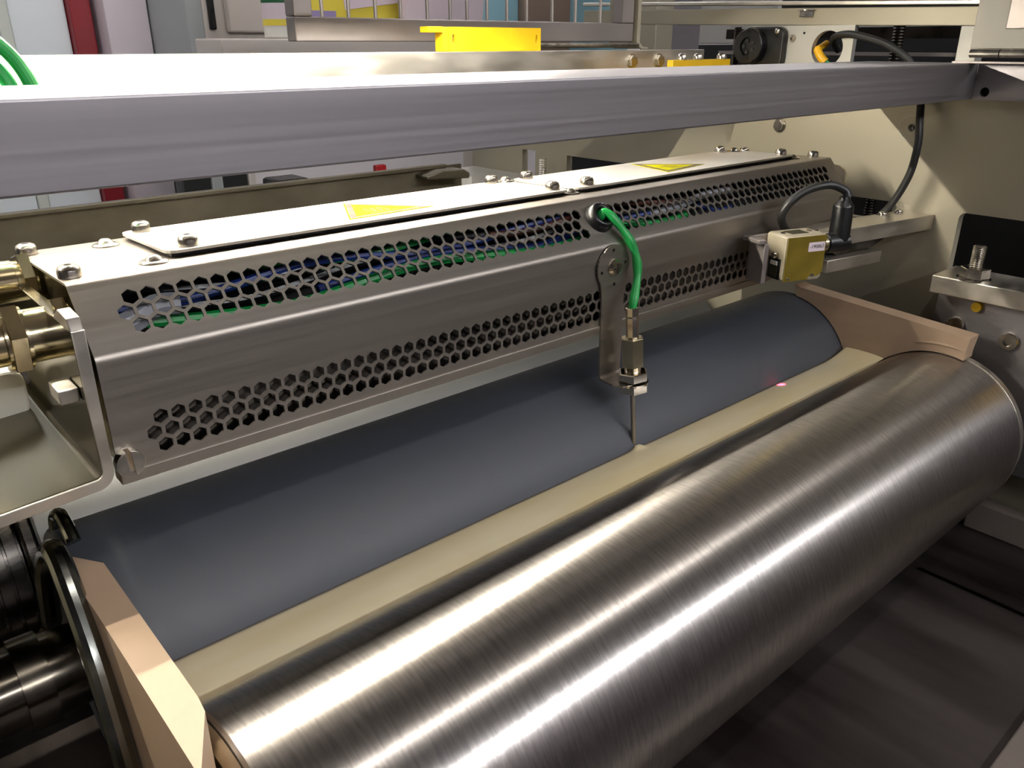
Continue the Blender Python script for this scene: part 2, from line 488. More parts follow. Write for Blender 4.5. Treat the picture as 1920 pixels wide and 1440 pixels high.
part('end_flange', MB().lathe([(0, .03), (0, FR - .012), (.003, FR - .006), (.0055, FR - .004), (.0055, .03)], (.096, *FC), (1, 0, 0), 96, False), 'chrome', t, 'narrow bright ring at the near end')
part('chamfer_glint', MB().lathe([(0, FR - .003), (0, FR + .0004), (.0018, FR + .0004), (.0032, FR - .002), (.0032, FR - .006)], (.9985, *FC), (1, 0, 0), 128, False), 'alu_light', t, 'thin pale ring standing in for the lit chamfer')  # pale ring added as the highlight on the roll's chamfered rim
part('journal', MB().lathe([(0, .07), (.02, .07), (.02, .055), (.042, .055)], (1.019, *FC), (1, 0, 0), 48), 'chrome', t)
part('journal', MB().cyl((-.198, *FC), (.0955, *FC), .03, 32, .002), 'dark_steel', t)
t, _ = roll('grey_roller', 'satin grey roll behind the cream resin', BC, BR, .0785, 1.0, 'roll_grey', False)
part('journal', MB().lathe([(0, .029), (.232, .029), (.232, .034), (.25, .034), (.25, .03), (.277, .03)], (-.199, *BC), (1, 0, 0), 40), 'shaft', t, 'dark shaft at the near end')
part('journal', MB().cyl((1.0005, *BC), (1.098, *BC), .03, 32), 'dark_steel', t)

# resin bank lying in the nip
def resin():
    nx, nt_ = 240, 22
    X0, X1 = .094, .989
    bm = bmesh.new(); rows = []
    def prof(q, x):
        y0, z0 = .4690, -.3768
        y1, z1 = .4140, -.3722
        y = y0 + (y1 - y0) * q
        z = z0 + (z1 - z0) * q + .0022 * math.sin(math.pi * min(1, q)) ** .8
        if q < .09: z -= .0036 * (1 - q / .09) ** 2          # rounded-over back edge
        dx = abs(x - .577)
        z += .0042 * math.exp(-(dx / .0055) ** 2) * math.exp(-((y - .4655) / .006) ** 2)
        y += .0016 * math.exp(-(dx / .012) ** 2) * max(0, 1 - q * 3)
        rise = max(0, (x - .93) / .059)
        z += .009 * rise ** 2 * (1 - q * .6)
        z += .0004 * math.sin(x * 23 + q * 3) * math.sin(math.pi * q)
        return y, z
    for i in range(nx + 1):
        x = X0 + (X1 - X0) * i / nx
        row = []
        for j in range(nt_ + 1):
            y, z = prof(j / nt_, x); row.append(bm.verts.new((x, y, z)))
        # underside runs down into the nip
        for (y, z) in ((.434, -.405), (.449, -.432), (.4615, -.405)):
            row.append(bm.verts.new((x, y, z)))
        rows.append(row)
    for a, b in zip(rows, rows[1:]):
        n = len(a)
        for j in range(n):
            bm.faces.new([a[j], a[(j + 1) % n], b[(j + 1) % n], b[j]])
    bm.faces.new(rows[0]); bm.faces.new(rows[-1])
    bmesh.ops.recalc_face_normals(bm, faces=bm.faces)
    mb = MB(); mb.bm.free(); mb.bm = bm
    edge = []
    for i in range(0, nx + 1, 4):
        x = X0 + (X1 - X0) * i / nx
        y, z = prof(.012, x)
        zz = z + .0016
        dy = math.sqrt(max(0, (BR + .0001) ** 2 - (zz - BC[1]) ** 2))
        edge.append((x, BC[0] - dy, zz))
    o = single('resin_bank', mb, 'resin', 'long bank of cream molten resin lying between the two rolls', 'resin', ang=60)
    part('edge_line', MB().tube(edge, .0010, 6, 1), 'print', o, 'thin dark edge line')  # thin dark bead along the back edge of the resin
resin()

# dams at both ends
def arc_pts(c, r, a0, a1, n=10): return [(c[0] + r * math.cos(R(a0 + (a1 - a0) * k / n)), c[1] + r * math.sin(R(a0 + (a1 - a0) * k / n))) for k in range(n + 1)]
def damL():
    """plate standing beside the near roll end: plan outline by stations along y, foot resting on the grey roll at the back"""
    mb = MB(); st = []
    ys = [.544, .530, .512] + [.505 - .0125 * k for k in range(14)] + [.331, .318, .306, .292]
    for y in ys:
        xo = .0722 + .0022 * min(1, (.544 - y) / .08)
        xi = .0935 if y <= .512 else .0935 - (y - .512) / .032 * .0205
        if y < .345: xi = .0935 - (.345 - y) / .039 * .0178
        xi = max(xi, xo + .0006)
        dy = y - BC[0]; h2 = (BR + .0012) ** 2 - dy * dy
        zb = BC[1] + math.sqrt(h2) if h2 > 0 and y > .465 else (-.50 if y < .44 else -.43)
        zt = -.3142
        zb = min(zb, zt - .0008)
        st.append([(xo, y, zt), (xi, y, zt), (xi, y, zb), (xo, y, zb)])
    n = len(st)
    vs = [p for q in st for p in q]
    fs = [[0, 1, 2, 3], [4 * (n - 1) + k for k in (3, 2, 1, 0)]]
    for i in range(n - 1):
        for k in range(4):
            fs.append([4 * i + k, 4 * i + (k + 1) % 4, 4 * i + 4 + (k + 1) % 4, 4 * i + 4 + k])
    v, f = mb._add(vs, fs)
    bmesh.ops.recalc_face_normals(mb.bm, faces=f)
    return mb
single('side_dam', damL(), 'peek', 'beige plastic dam plate at the near left end of the rolls', 'dam', 'beige dam plates at the roll ends', ang=20)
pr = [(.548, -.300), (.541, -.303), (.320, -.3175), (.3225, -.3372)] + arc_pts(FC, FR + .0015, 103, 30, 14) + [(.449, -.415)] + arc_pts(BC, BR + .0015, 165, 98, 12)
dr = single('side_dam', MB().prism(pr, 'x', .9895, 1.014), 'peek', 'beige plastic dam plate at the far right end of the rolls', 'dam', 'beige dam plates at the roll ends', ang=20)
part('worn_ridge', MB().tube([(.9893, y, z) for y, z in arc_pts(FC, FR + .0125, 100, 72, 8)], lambda q: .0004 + .0016 * math.sin(math.pi * q), 8, 3), 'peek', dr)

# ------------------------------------------------------------------ perforated housing
def prof_arc(pts, fil, n=6):
    """polyline in (y,z) with filleted corners -> list of (s, y, z, ny, nz)"""
    P = [Vector(p) for p in pts]; out = [P[0]]
    for i in range(1, len(P) - 1):
        a, b, c = P[i - 1], P[i], P[i + 1]
        d1 = (a - b).normalized(); d2 = (c - b).normalized()
        half = math.acos(max(-1, min(1, d1.dot(d2)))) / 2
        t = fil[i - 1] / math.tan(half)
        p1, p2 = b + d1 * t, b + d2 * t
        cen = b + (d1 + d2).normalized() * (fil[i - 1] / math.sin(half))
        for k in range(n + 1):
            q = p1.lerp(p2, k / n) - cen
            out.append(cen + q.normalized() * fil[i - 1])
    out.append(P[-1])
    s = 0; res = []
    for i, p in enumerate(out):
        if i: s += (p - out[i - 1]).length
        res.append((s, p.x, p.y))
    return res
HP = prof_arc([(.5005, -.2575), (.502, -.174), (.535, -.1345), (.665, -.1385), (.698, -.178), (.700, -.2575)], [.008, .004, .004, .008])
SS = [p[0] for p in HP]
def hmap(u, v):
    for (s0, y0, z0), (s1, y1, z1) in zip(HP, HP[1:]):
        if v <= s1 + 1e-9:
            t = (v - s0) / (s1 - s0)
            d = Vector((0, y1 - y0, z1 - z0)).normalized()
            return Vector((u, y0 + (y1 - y0) * t, z0 + (z1 - z0) * t)), Vector((0, -d.z, d.y))
    d = Vector((0, HP[-1][1] - HP[-2][1], HP[-1][2] - HP[-2][2])).normalized()
    return Vector((u, HP[-1][1], HP[-1][2])), Vector((0, -d.z, d.y))
def s_of(y, z):
    best = None
    for (s0, y0, z0), (s1, y1, z1) in zip(HP, HP[1:]):
        d = Vector((y1 - y0, z1 - z0)); L = d.length
        t = max(0, min(1, (Vector((y - y0, z - z0))).dot(d) / L / L))
        e = (Vector((y0, z0)) + d * t - Vector((y, z))).length
        if best is None or e < best[0]: best = (e, s0 + t * L)
    return best[1]
HX0, HX1 = .1115, 1.008
u1 = Vector((.033, .0395)).normalized()
def up_s(s): q = Vector((.502, -.174)) + u1 * s; return s_of(q.x, q.y)
def low_s(s): return s_of(.5005 + .0015 * s / .0835, -.2575 + s)
hx = lambda cx, cs, r: [(cx + r * math.sin(R(60 * k)), cs + r * math.cos(R(60 * k))) for k in range(6)]
hh = []
GX, GS = .5639, up_s(.0285)
for row, (xs, s) in enumerate(((.1439, .0364), (.1383, .0263), (.1440, .0164))):
    for k in range(75):
        x = xs + .0113 * k
        if x > .985 or .5435 < x < .583: continue
        hh.append(hx(x, up_s(s), .0053))
for row, (xs, s) in enumerate(((.1423, .0382), (.1368, .0283), (.1423, .0184))):
    for k in range(75):
        x = xs + .0112 * k
        if x > .985: continue
        hh.append(hx(x, low_s(s), .0051))
hh.append(circ(GX, GS, .0085, 20))
ht = thing('heater_housing', 'long bent stainless housing with rows of hexagonal holes above the rolls', 'machine housing', (.56, .6, -.2575))
part('shell', MB().sheet([(HX0, 0), (HX1, 0), (HX1, SS[-1]), (HX0, SS[-1])], hh, [((HX0, s), (HX1, s)) for s in SS[1:-1]], hmap, .0016), 'steel', ht, ang=25)
part('bottom_lip', B((HX0, .4995, -.2578), (HX1, .5125, -.2495), .0008), 'steel', ht)
part('inner_plate', B((HX0 + .004, .5075, -.249), (HX1 - .004, .509, -.184)), 'steel_dark', ht)
part('end_plate', MB().prism([(.5035, -.250), (.5045, -.175), (.536, -.1375), (.664, -.1415), (.696, -.179), (.698, -.250)], 'x', HX0 + .004, HX0 + .0055), 'brass', ht, 'shiny end plate')
part('end_plate', MB().prism([(.5035, -.250), (.5045, -.175), (.536, -.1375), (.664, -.1415), (.696, -.179), (.698, -.250)], 'x', HX1 - .0055, HX1 - .004), 'steel', ht)
part('end_fitting', MB().lathe([(0, .016), (.004, .016), (.004, .012), (.012, .012)], (HX1 - .004, .525, -.158), (1, 0, 0), 24), 'chrome', ht)
part('core_box', B((HX0 + .02, .575, -.245), (HX1 - .02, .66, -.165)), 'void', ht)
# wires seen through the upper holes
wires = [('blue', .546, -.156, .12, .62, .0034), ('green', .5325, -.170, .15, .60, .004), ('blue', .541, -.1665, .28, .66, .003), ('green', .548, -.148, .2, .5, .003),
         ('white_wire', .534, -.163, .13, .175, .008), ('brown_wire', .542, -.152, .45, .80, .003), ('green', .5365, -.167, .58, .72, .0035), ('white_wire', .540, -.158, .66, .80, .004),
         ('blue', .537, -.169, .74, .80, .003), ('brown_wire', .53, -.165, .12, .15, .004), ('black', .55, -.152, .12, .95, .004), ('black', .548, -.163, .12, .95, .004)]
for mt_, y, z, a, b, r in wires:
    n = max(3, int((b - a) / .05)); ph = random.random() * 6
    pts = [(a + (b - a) * k / n, y + .0022 * math.sin(k * 1.9 + ph), z + .0052 * math.cos(k * 1.3 + ph)) for k in range(n + 1)]
    part('wire', MB().tube(pts, r, 8, 4), mt_, ht, {'blue': 'blue wire', 'green': 'green wire', 'white_wire': 'white wire', 'brown_wire': 'brown wire', 'black': 'black wire'}[mt_])
# top covers (raised on thin spacers)
def topz(y): return -.1345 - .004 * (y - .535) / .13
tilt = math.atan2(-.004, .13)
TN = Vector((0, math.sin(-tilt), math.cos(tilt)))
def top_pt(x, s, h=0): return Vector((x, .535 + s * math.cos(tilt), -.1345 + s * math.sin(tilt))) + TN * h
TR = Matrix.Rotation(tilt, 4, 'X')
TROT = (tilt, 0, 0)
def cover(x0, x1, s0, s1):
    mat = Matrix.Translation(top_pt(0, 0)) @ TR
    mb = MB(); mb.prism(rrect(x0, x1, s0, s1, .009, 4), 'z', .0032, .0052, 0, mat)
    return part('cover_plate', mb, 'cover', ht)
cv1 = cover(.182, .566, .0245, .127); cv2 = cover(.578, .968, .0255, .127)
for c, x0, x1 in ((cv1, .182, .566), (cv2, .578, .968)):
    mat = Matrix.Translation(top_pt(0, 0)) @ TR
    part('spacer_strip', MB().box((x0 + .004, .030, 0), (x1 - .004, .121, .0031), 0, mat), 'black', c)
for x, s, h in ((.119, .0195, 0), (.116, .117, 0), (1.0, .0195, 0), (.985, .112, 0), (.2005, .0355, .0052), (.1955, .117, .0052), (.5535, .037, .0052), (.5455, .119, .0052), (.5985, .0345, .0052), (.5925, .117, .0052), (.951, .036, .0052), (.935, .116, .0052)):
    put('screw', PAN, top_pt(x, s, h), ht, TROT)
for x, s in ((.166, .108), (.1715, .0225), (.5715, .0305), (.562, .116), (.9685, .030), (.952, .106)):
    put('rivet', RIV, top_pt(x, s, 0 if not (.182 < x < .566 or .578 < x < .968) else .0052), ht, TROT)
# slotted screw on the lower corner
sp_, sn_ = hmap(.1177, low_s(.0151))
q = MB()
rr_ = .0088
for sgn in (1, -1):
    arc = [(rr_ * math.cos(a), rr_ * math.sin(a)) for a in [math.acos(.0013 / rr_) * (1 - 2 * k / 12) for k in range(13)]]
    q.prism([(sgn * c, d) for c, d in arc], 'z', .0009, .0068, .0004)
q.cyl((0, 0, 0), (0, 0, .0010), rr_, 24)
sm = q.mesh('slotted_screw', 'bolt')
put('slotted_screw', sm, sp_, ht, (Matrix.Rotation(R(90), 3, 'X') @ Matrix.Rotation(R(4), 3, 'Z')).to_euler())
# rubber grommet
gp, gn = hmap(GX, GS)
part('grommet', MB().lathe([(-.004, .0065), (.004, .0060), (.0085, .0078), (.0095, .0100), (.0085, .0125), (.004, .0142), (.0002, .0148), (-.004, .0085)], gp, gn, 32, False), 'black', ht, 'round black rubber grommet', ang=60)
# warning triangles
def warn(cx, cs, rot, side, h, par, faint=False):
    mat = Matrix.Translation(top_pt(cx, cs, h)) @ TR @ Matrix.Rotation(rot, 4, 'Z')
    rad = side / math.sqrt(3)
    tri = lambda k: [(rad * k * math.cos(R(90 + 120 * i)), rad * k * math.sin(R(90 + 120 * i))) for i in range(3)]
    lb = part('warning_label', MB().prism(tri(1.0), 'z', .0001, .0004, 0, mat), 'yellow_label', par, 'yellow triangular hot surface warning label')
    A, Bm = tri(.95), tri(.74)
    mb = MB()
    v, f = mb._add([mat @ Vector((*p, .00055)) for p in A + Bm], [[i, (i + 1) % 3, 3 + (i + 1) % 3, 3 + i] for i in range(3)])
    part('border_print', mb, 'print', lb)
    mb = MB()
    for k in (-1, 0, 1):
        pts = [(k * rad * .13 + .0014 * math.sin(t * 6.28), -.009 + .017 * t) for t in [i / 10 for i in range(11)]]
        wv = .0012
        v, f = mb._add([mat @ Vector((x + sgn * wv, y, .0006)) for x, y in pts for sgn in (-1, 1)], [[2 * i, 2 * i + 1, 2 * i + 3, 2 * i + 2] for i in range(10)])
    mb._add([mat @ Vector((*p, .0006)) for p in ((-.013, -.0128), (.013, -.0128), (.013, -.0116), (-.013, -.0116))], [[0, 1, 2, 3]])
    part('heat_symbol', mb, 'print_line', lb)
warn(.3725, .0652, R(3), .087, .0053, ht)
warn(.765, .0665, R(9), .084, .0053, ht)
# dashed glints of the light chips are left to reflections; cable glands on the near end
def gland(name, y, z, r, label, x1=.1155):
    g = part(name, MB().lathe([(0, r * .72), (.002, r * .80), (.020, r * .80), (.0205, r * .98), (.0335, r * .98), (.034, r * .86), (.047, r * .86), (.0475, r * .8), (.060, r * .8)], (x1 - .062, y, z), (1, 0, 0), 28), 'brass', ht, label)
    part('lock_nut', MB().hexa((x1 - .040, y, z), (x1 - .0305, y, z), r * 1.18), 'brass', g)
    part('lock_nut', MB().hexa((x1 - .012, y, z), (x1 - .004, y, z), r * 1.16), 'brass', g)
    return g
gland('cable_gland', .552, -.1665, .0195, 'shiny plated cable gland, the nearer of two')
gland('cable_gland', .630, -.150, .0165, 'shiny plated cable gland, the farther of two')

# ------------------------------------------------------------------ left holder bracket
hb = thing('holder_bracket', 'thick bent steel angle bracket under the near end of the housing', 'bracket', (.07, .6, -.2565))
def lprof():
    # X-Z profile of the bent plate (outer then inner)
    out = [(.1065, -.150), (.1063, -.228)] + [(.0963 + .0100 * math.cos(a), -.2395 + .0115 * math.sin(a)) for a in [R(-90 * k / 7) for k in range(8)]][0:] + [(.0, -.2575), (-.12, -.2685)]
    inn = [(-.12, -.2605), (.0, -.2495)] + [(.0953 + .0045 * math.cos(a), -.2390 + .0045 * math.sin(a)) for a in [R(-90 + 90 * k / 5) for k in range(6)]] + [(.0992, -.150)]
    return out + inn
part('angle_plate', MB().prism(lprof(), 'y', .49, .79, .0008), 'steel_polish', hb)
part('sawn_edge', MB().prism([(x, z) for x, z in lprof()], 'y', .4885, .4899, .0005), 'alu_light', hb, 'pale rough sawn edge')
part('top_lug', MB().prism([(.49, -.151), (.494, -.1435), (.512, -.1420), (.528, -.151)], 'x', .0992, .1065, .0006), 'steel', hb)
part('clamp_block', MB().box((.088, .50, -.196), (.099, .522, -.187), .0008), 'alu_light', hb)
part('white_stop', MB().prism(rrect(.02, .0925, -.2492, -.212, .010, 5), 'y', .63, .70, .002), 'white_plastic', hb, 'milky white plastic stop')

# loops of polished steel at the near end, bearing cover behind them
single('steel_loop', MB().tube([(.067, .600, -.400), (.068, .575, -.345), (.069, .545, -.312), (.069, .515, -.298), (.0685, .490, -.312), (.068, .462, -.345), (.067, .44, -.39), (.0665, .43, -.43)], .0072, 12, 6), 'loop', 'larger shiny dark steel loop beside the near dam plate', 'loop')
single('steel_loop', MB().tube([(.083, .592, -.330), (.084, .588, -.312), (.0845, .572, -.302), (.085, .558, -.305), (.0855, .549, -.313)], .0048, 12, 6), 'loop', 'smaller shiny dark steel loop behind the near dam plate', 'loop')
LC, LR = (.806, -.452), .090
t = thing('backing_roller', 'pale grey coated roll just visible behind the dark grey roll', 'roller', (.5, *LC))
part('roll_face', MB().lathe([(0, .02), (0, LR - .002), (.002, LR), (.985, LR), (.987, LR - .002), (.987, .02)], (.087, *LC), (1, 0, 0), 128, False), 'roll_pale', t)
part('end_flange', MB().lathe([(0, .02), (0, LR - .004), (.002, LR + .001), (.0085, LR + .001), (.0105, LR - .004), (.0105, .02)], (.0755, *LC), (1, 0, 0), 96, False), 'steel_dark', t, 'dark rounded end flange')
part('ribbed_hub', MB().lathe([(0, .02)] + [p for k in range(7) for p in ((.012 * k, LR - .012), (.012 * k + .009, LR - .012), (.012 * k + .0095, LR - .015), (.012 * k + .0115, LR - .015))] + [(.084, .02)], (-.0095, *LC), (1, 0, 0), 72, False), 'steel_dark', t, 'ribbed dark hub')
part('journal', MB().cyl((1.0745, *LC), (1.098, *LC), .03, 24), 'dark_steel', t)
# ------------------------------------------------------------------ temperature probe
pb = thing('temperature_probe', 'thin steel probe with green lead dipping into the resin', 'probe', (.5765, .4715, -.372))
TILT = .055
def bmap(u, v):
    # v: up from the bend; below 0 the plate turns towards the viewer
    rb = .004
    if v >= 0:
        return Vector((u, .4985 - .0, -.3005 + v)), Vector((0, -1, 0))
    a = -v / rb
    if a <= math.pi / 2:
        return Vector((u, .4985 - rb + rb * math.cos(a), -.3005 - rb * math.sin(a))), Vector((0, -math.cos(a), math.sin(a)))
    e = -v - rb * math.pi / 2
    return Vector((u, .4985 - rb - e, -.3005 - rb)), Vector((0, 0, 1))
hcx, hcv, hr = .5645, -.1945 + .3005, .0215
cxs, hw = .5650, .0157
ol = []
a0 = math.degrees(math.acos(hw / hr))
for k in range(33):
    a = R(-38 + (180 + 76) * k / 32)
    ol.append((hcx + hr * math.cos(a), hcv + hr * math.sin(a)))
vb = -.004 * math.pi / 2 - .027
left = [(cxs - hw - .0006, hcv - .021), (cxs - hw, hcv - .028), (cxs - hw + .002, 0), (cxs - hw + .002, vb + .014), (cxs - hw + .006, vb + .004), (cxs - hw + .014, vb)]
right = [(cxs + hw - .004, vb), (cxs + hw, vb + .006), (cxs + hw, 0), (cxs + hw, hcv - .028), (cxs + hw + .0004, hcv - .021)]
ol = ol + left + right
bh = [circ(hcx + .0165 * math.cos(R(a)), hcv + .0165 * math.sin(R(a)), .0017, 12) for a in (95, 8, 190, 275)] + [circ(.5745, -.004 * math.pi / 2 - .0245, .004, 16)]
brk = [((.5, s), (.62, s)) for s in [-.004 * math.pi / 2 * k / 6 for k in range(7)]]
part('probe_bracket', MB().sheet(ol, bh, brk, bmap, .0018), 'steel', pb, 'flat steel bracket with a round head')
part('spacer', MB().cyl((hcx, .5016, -.1945), (hcx, .4994, -.1945), .0215, 32), 'black', pb)
cs = MB(); cs.lathe([(0, .0084), (.0015, .0084), (.0048, .0064), (.0054, 0)], (hcx, .4985, -.1945), (0, -1, 0), 20)
scr = part('cross_screw', cs, 'chrome', pb)
mb = MB(); mb.box((hcx - .0046, .4929, -.1952), (hcx + .0046, .4938, -.1938)); mb.box((hcx - .0007, .4929, -.1991), (hcx + .0007, .4938, -.1899))
part('cross_recess', mb, 'print_line', scr)
# the probe leans a little
PB, PT = Vector((.5763, .4712, -.3735)), Vector((.5700, .4790, -.225))
pd = (PT - PB).normalized()
def pat(z): return PB + pd * ((z - PB.z) / pd.z)
part('needle', MB().lathe([(0, 0), (.0005, .0025), (.08, .0025)], pat(-.3765), pd, 14), 'steel', pb, ang=50)
part('nut', MB().hexa(pat(-.3150), pat(-.3065), .0150), 'chrome', pb)
part('washer', MB().lathe([(0, .0152), (.0022, .0152)], pat(-.3070), pd, 28), 'chrome', pb)
part('nut', MB().hexa(pat(-.3030), pat(-.2945), .0152), 'chrome', pb)
part('thread', MB().lathe([(k * .0008, .008 if k % 2 else .0072) for k in range(12)], pat(-.2955), pd, 18), 'chrome', pb)
part('hex_body', MB().hexa(pat(-.289), pat(-.260), .0114), 'brass', pb)
part('crimp_sleeve', MB().lathe([(0, .0068), (.001, .0062), (.0195, .0062), (.022, .0055), (.0225, .0062), (.030, .0062), (.0305, .0055)], pat(-.2605), pd, 8), 'chrome', pb, ang=20)
g0 = gp + gn * .001
cable_pts = [gp - gn * .02, g0, gp + gn * .008 + Vector((.003, 0, .0015)), Vector((.5775, .502, -.161)), Vector((.5855, .493, -.180)), Vector((.5865, .488, -.202)), pat(-.226) + Vector((.002, 0, 0)), pat(-.236)]
part('lead', MB().tube(cable_pts, lambda s: .0042 + .0005 * math.sin(s * 40), 12, 8), 'green', pb, 'green cable')

# ------------------------------------------------------------------ aluminium beam with strip light
bt = thing('cross_beam', 'long grey aluminium beam crossing in front of the housing', 'beam', (.5, .49, -.0625))
part('bar', B((-.196, .41, -.0622), (1.088, .545, -.0220), .0012), 'alu', bt)
part('end_bracket', MB().sheet(rect(.02, .41, -.0625, -.0221), [circ(.3975, -.0538, .0052, 20)], [], lambda u, v: (Vector((1.088, u, v)), Vector((-1, 0, 0))), .011), 'alu', bt, 'flat grey end bracket with a bolt hole')
part('hole_bottom', B((1.0991, .385, -.062), (1.0999, .409, -.045)), 'void', bt)

ls = thing('strip_light', 'row of small warm white light chips on a slim rail above the housing', 'lamp', (.22, .70, .07))
part('rail', B((-.19, .688, .0775), (.62, .712, .087), .001), 'alu', ls)
part('light_shield', B((-.19, .7065, .0728), (.62, .7095, .0774)), 'alu', ls)  # unseen flange added to keep the chip light off the cage door
LEDM = MB().box((-.0028, -.0028, -.0015), (.0028, .0028, 0)).mesh('light_chip', 'led')
x = -.185
while x < .615:
    put('light_chip', LEDM, (x, .70, .0775), ls); x += .0185

# ------------------------------------------------------------------ crossbar behind with cage door and yellow clips
single('crossbar', B((-.18, .80, -.075), (1.085, .822, -.0095), .001), 'alu_light', 'brushed metal crossbar behind the front beam, under the cage door', 'bar')
cb = bpy.data.objects['crossbar']
for x in (.921, .979):
    put('bolt', HEXB, (x, .80, -.024), cb, align((0, -1, 0)))
yc = thing('yellow_clip', 'yellow plastic angle clip standing on the crossbar', 'clip', (.68, .81, -.0094))
part('clip_front', MB().sheet(rect(.608, .751, -.0093, .0165), [rrect(.613, .617, -.001, .009, .0018, 3), rrect(.7425, .746, -.001, .009, .0018, 3)], [], lambda u, v: (Vector((u, .802, v)), Vector((0, -1, 0))), .004), 'yellow', yc)
part('clip_side', MB().box((.6005, .8025, -.0093), (.6078, .818, .0165), .0005), 'yellow', yc)
part('clip_tab', MB().box((.580, .8025, .0105), (.6003, .818, .0167), .0005), 'yellow', yc)
part('clip_back', MB().box((.608, .8062, -.0093), (.751, .818, -.0053)), 'yellow', yc)
y2 = thing('yellow_clip', 'low yellow plastic strip clip in front of the black hand knob', 'clip', (1.0, .72, -.045))
part('clip_body', MB().box((.93, .735, -.075), (1.06, .745, -.0215), .0008, Matrix.Translation((0, 0, 0))), 'yellow', y2)
for k, xx in enumerate((.955, .99, 1.045)):
    put('screw', PAN, (xx, .74, -.0216), y2)
part('clip_foot', MB().box((.93, .7455, -.075), (1.084, .7985, -.069)), 'yellow', y2)

cd = thing('cage_door', 'steel barred guard door hinged on the crossbar', 'guard door', (.72, .86, -.001))
def fr_bar(a, b): return B(a, b, .0015)
part('bottom_rail', fr_bar((.446, .855, .001), (.985, .875, .0255)), 'cage', cd)
part('stile', fr_bar((.446, .855, .0258), (.468, .875, .36)), 'cage', cd)
part('stile', fr_bar((.960, .855, .0258), (.985, .875, .36)), 'cage', cd)
part('top_rail', fr_bar((.446, .855, .3602), (.985, .875, .385)), 'cage', cd)
for x in (.484, .517, .552, .586, .624, .658, .684, .716, .749, .783, .829, .873, .923):
    part('bar', MB().cyl((x, .864, .0255), (x, .864, .36), .0021, 8), 'bar', cd)
part('hinge', MB().cyl((.78, .85, -.0035), (.99, .85, -.0035), .0035, 12), 'bolt', cd)
part('return_flange', MB().prism([(.9875, .36), (.9875, .004), (.9905, -.004), (1.0, -.0085), (1.014, -.0085), (1.014, -.0065), (1.003, -.0055), (.9945, .0005), (.993, .36)], 'y', .85, .905), 'frame', cd, 'bent steel flange on the hinge side')

gb = thing('green_cables', 'bundle of three green cables hanging down behind the beam at the far left', 'cable', (.10, .62, -.06))
part('cable', MB().tube([(-0.0175, .62, .055), (0.0525, .62, .036), (0.1065, .62, .013), (0.1195, .62, .001), (0.1295, .62, -.012), (0.1355, .62, -.030), (0.1385, .62, -.060), (0.1395, .62, -.09)], .0044, 12, 6), 'green', gb)
part('cable', MB().tube([(-0.0175, .628, .048), (0.0525, .628, .030), (0.1005, .626, .008), (0.1165, .624, -.012), (0.1245, .622, -.030), (0.1305, .62, -.058), (0.1325, .62, -.09)], .0044, 12, 6), 'green', gb)
part('cable', MB().tube([(-0.0175, .612, .040), (0.0625, .612, .022), (0.0995, .612, .002), (0.1085, .614, -.012), (0.1070, .616, -.030), (0.1025, .62, -.06), (0.1005, .62, -.09)], .0044, 12, 6), 'green', gb)
part('cable_tie', MB().lathe([(0, .013), (.003, .013)], (.06, .62, .025), (1, 0, -.35), 18), 'white_plastic', gb, 'white cable tie')

# ------------------------------------------------------------------ right upper region
tp = thing('top_rail', 'pale steel rail across the upper right above the mounting plate', 'rail', (1.115, .75, .02))
def obar(a, b, w_, h_, bev=.001):
    a, b = Vector(a), Vector(b); d = (b - a); L = d.length
    rot = d.to_track_quat('X', 'Z').to_matrix().to_4x4()
    return MB().box((0, -w_ / 2, -h_), (L, w_ / 2, 0), bev, Matrix.Translation(a) @ rot)
part('rail_bar', obar((1.112, .420, .0395), (1.112, 1.07, .0505), .02, .0215), 'frame', tp)
part('upper_strip', obar((1.112, .420, .046), (1.112, 1.07, .0625), .026, .005), 'alu_light', tp)
put('bolt', hex_head(.010, .009), (1.101, .648, .0410), tp, (R(180), 0, 0))
part('post', B((1.102, .421, -.035), (1.122, .444, .0185), .001), 'plate_white', tp, 'pale block at the right end')
mp_ = thing('mounting_plate', 'white anodised plate with a round cable hole, right of the black knob', 'plate', (1.106, .64, -.0348))
part('plate', MB().sheet(rect(.576, .735, -.0348, .0215), [circ(.6115, -.0075, .0225, 32), circ(.648, .012, .0018, 10)], [], lambda u, v: (Vector((1.10, u, v)), Vector((-1, 0, 0))), .009), 'plate_white', mp_)
put('bolt', socket_head(.0048, .003, 'bolt'), (1.10, .664, .0055), mp_, align((-1, 0, 0)))
kn = thing('hand_knob', 'round black knob on a black flange under the top rail', 'knob', (1.09, .715, -.03))
part('flange', MB().prism(rrect(.672, .738, -.034, .0205, .012, 5), 'x', 1.088, 1.0995, .002), 'black', kn)
part('knob_body', MB().lathe([(0, .024), (.012, .0235), (.0135, .022), (.0135, .012), (.009, .0115), (.009, 0)], (1.0878, .7195, -.005), (-1, 0, 0), 40), 'black', kn)
for k in range(5):
    a = R(72 * k); part('spoke', MB().cyl((1.0765, .7195 + .008 * math.cos(a), -.005 + .008 * math.sin(a)), (1.0795, .7195 + .008 * math.cos(a), -.005 + .008 * math.sin(a)), .0026, 10), 'rubber', kn)
put('screw', pan_head(.004, .003), (1.088, .682, .0145), kn, align((-1, 0, 0)))
def threaded(name, x, y, z0, z1, r, mat, label, pitch=.003):
    n = int((z1 - z0) / pitch * 2)
    return single(name, MB().lathe([(k * pitch / 2, r if k % 2 else r * .86) for k in range(n)], (x, y, z0), (0, 0, 1), 16), mat, label, 'rod')
threaded('threaded_rod', 1.09, .748, -.0345, .022, .0055, 'dark_steel', 'dark threaded rod left of the black knob', .0022)
threaded('threaded_rod', 1.24, .583, -.30, .03, .0085, 'dark_steel', 'thick dark threaded rod in the black gap right of the mounting plate', .004)
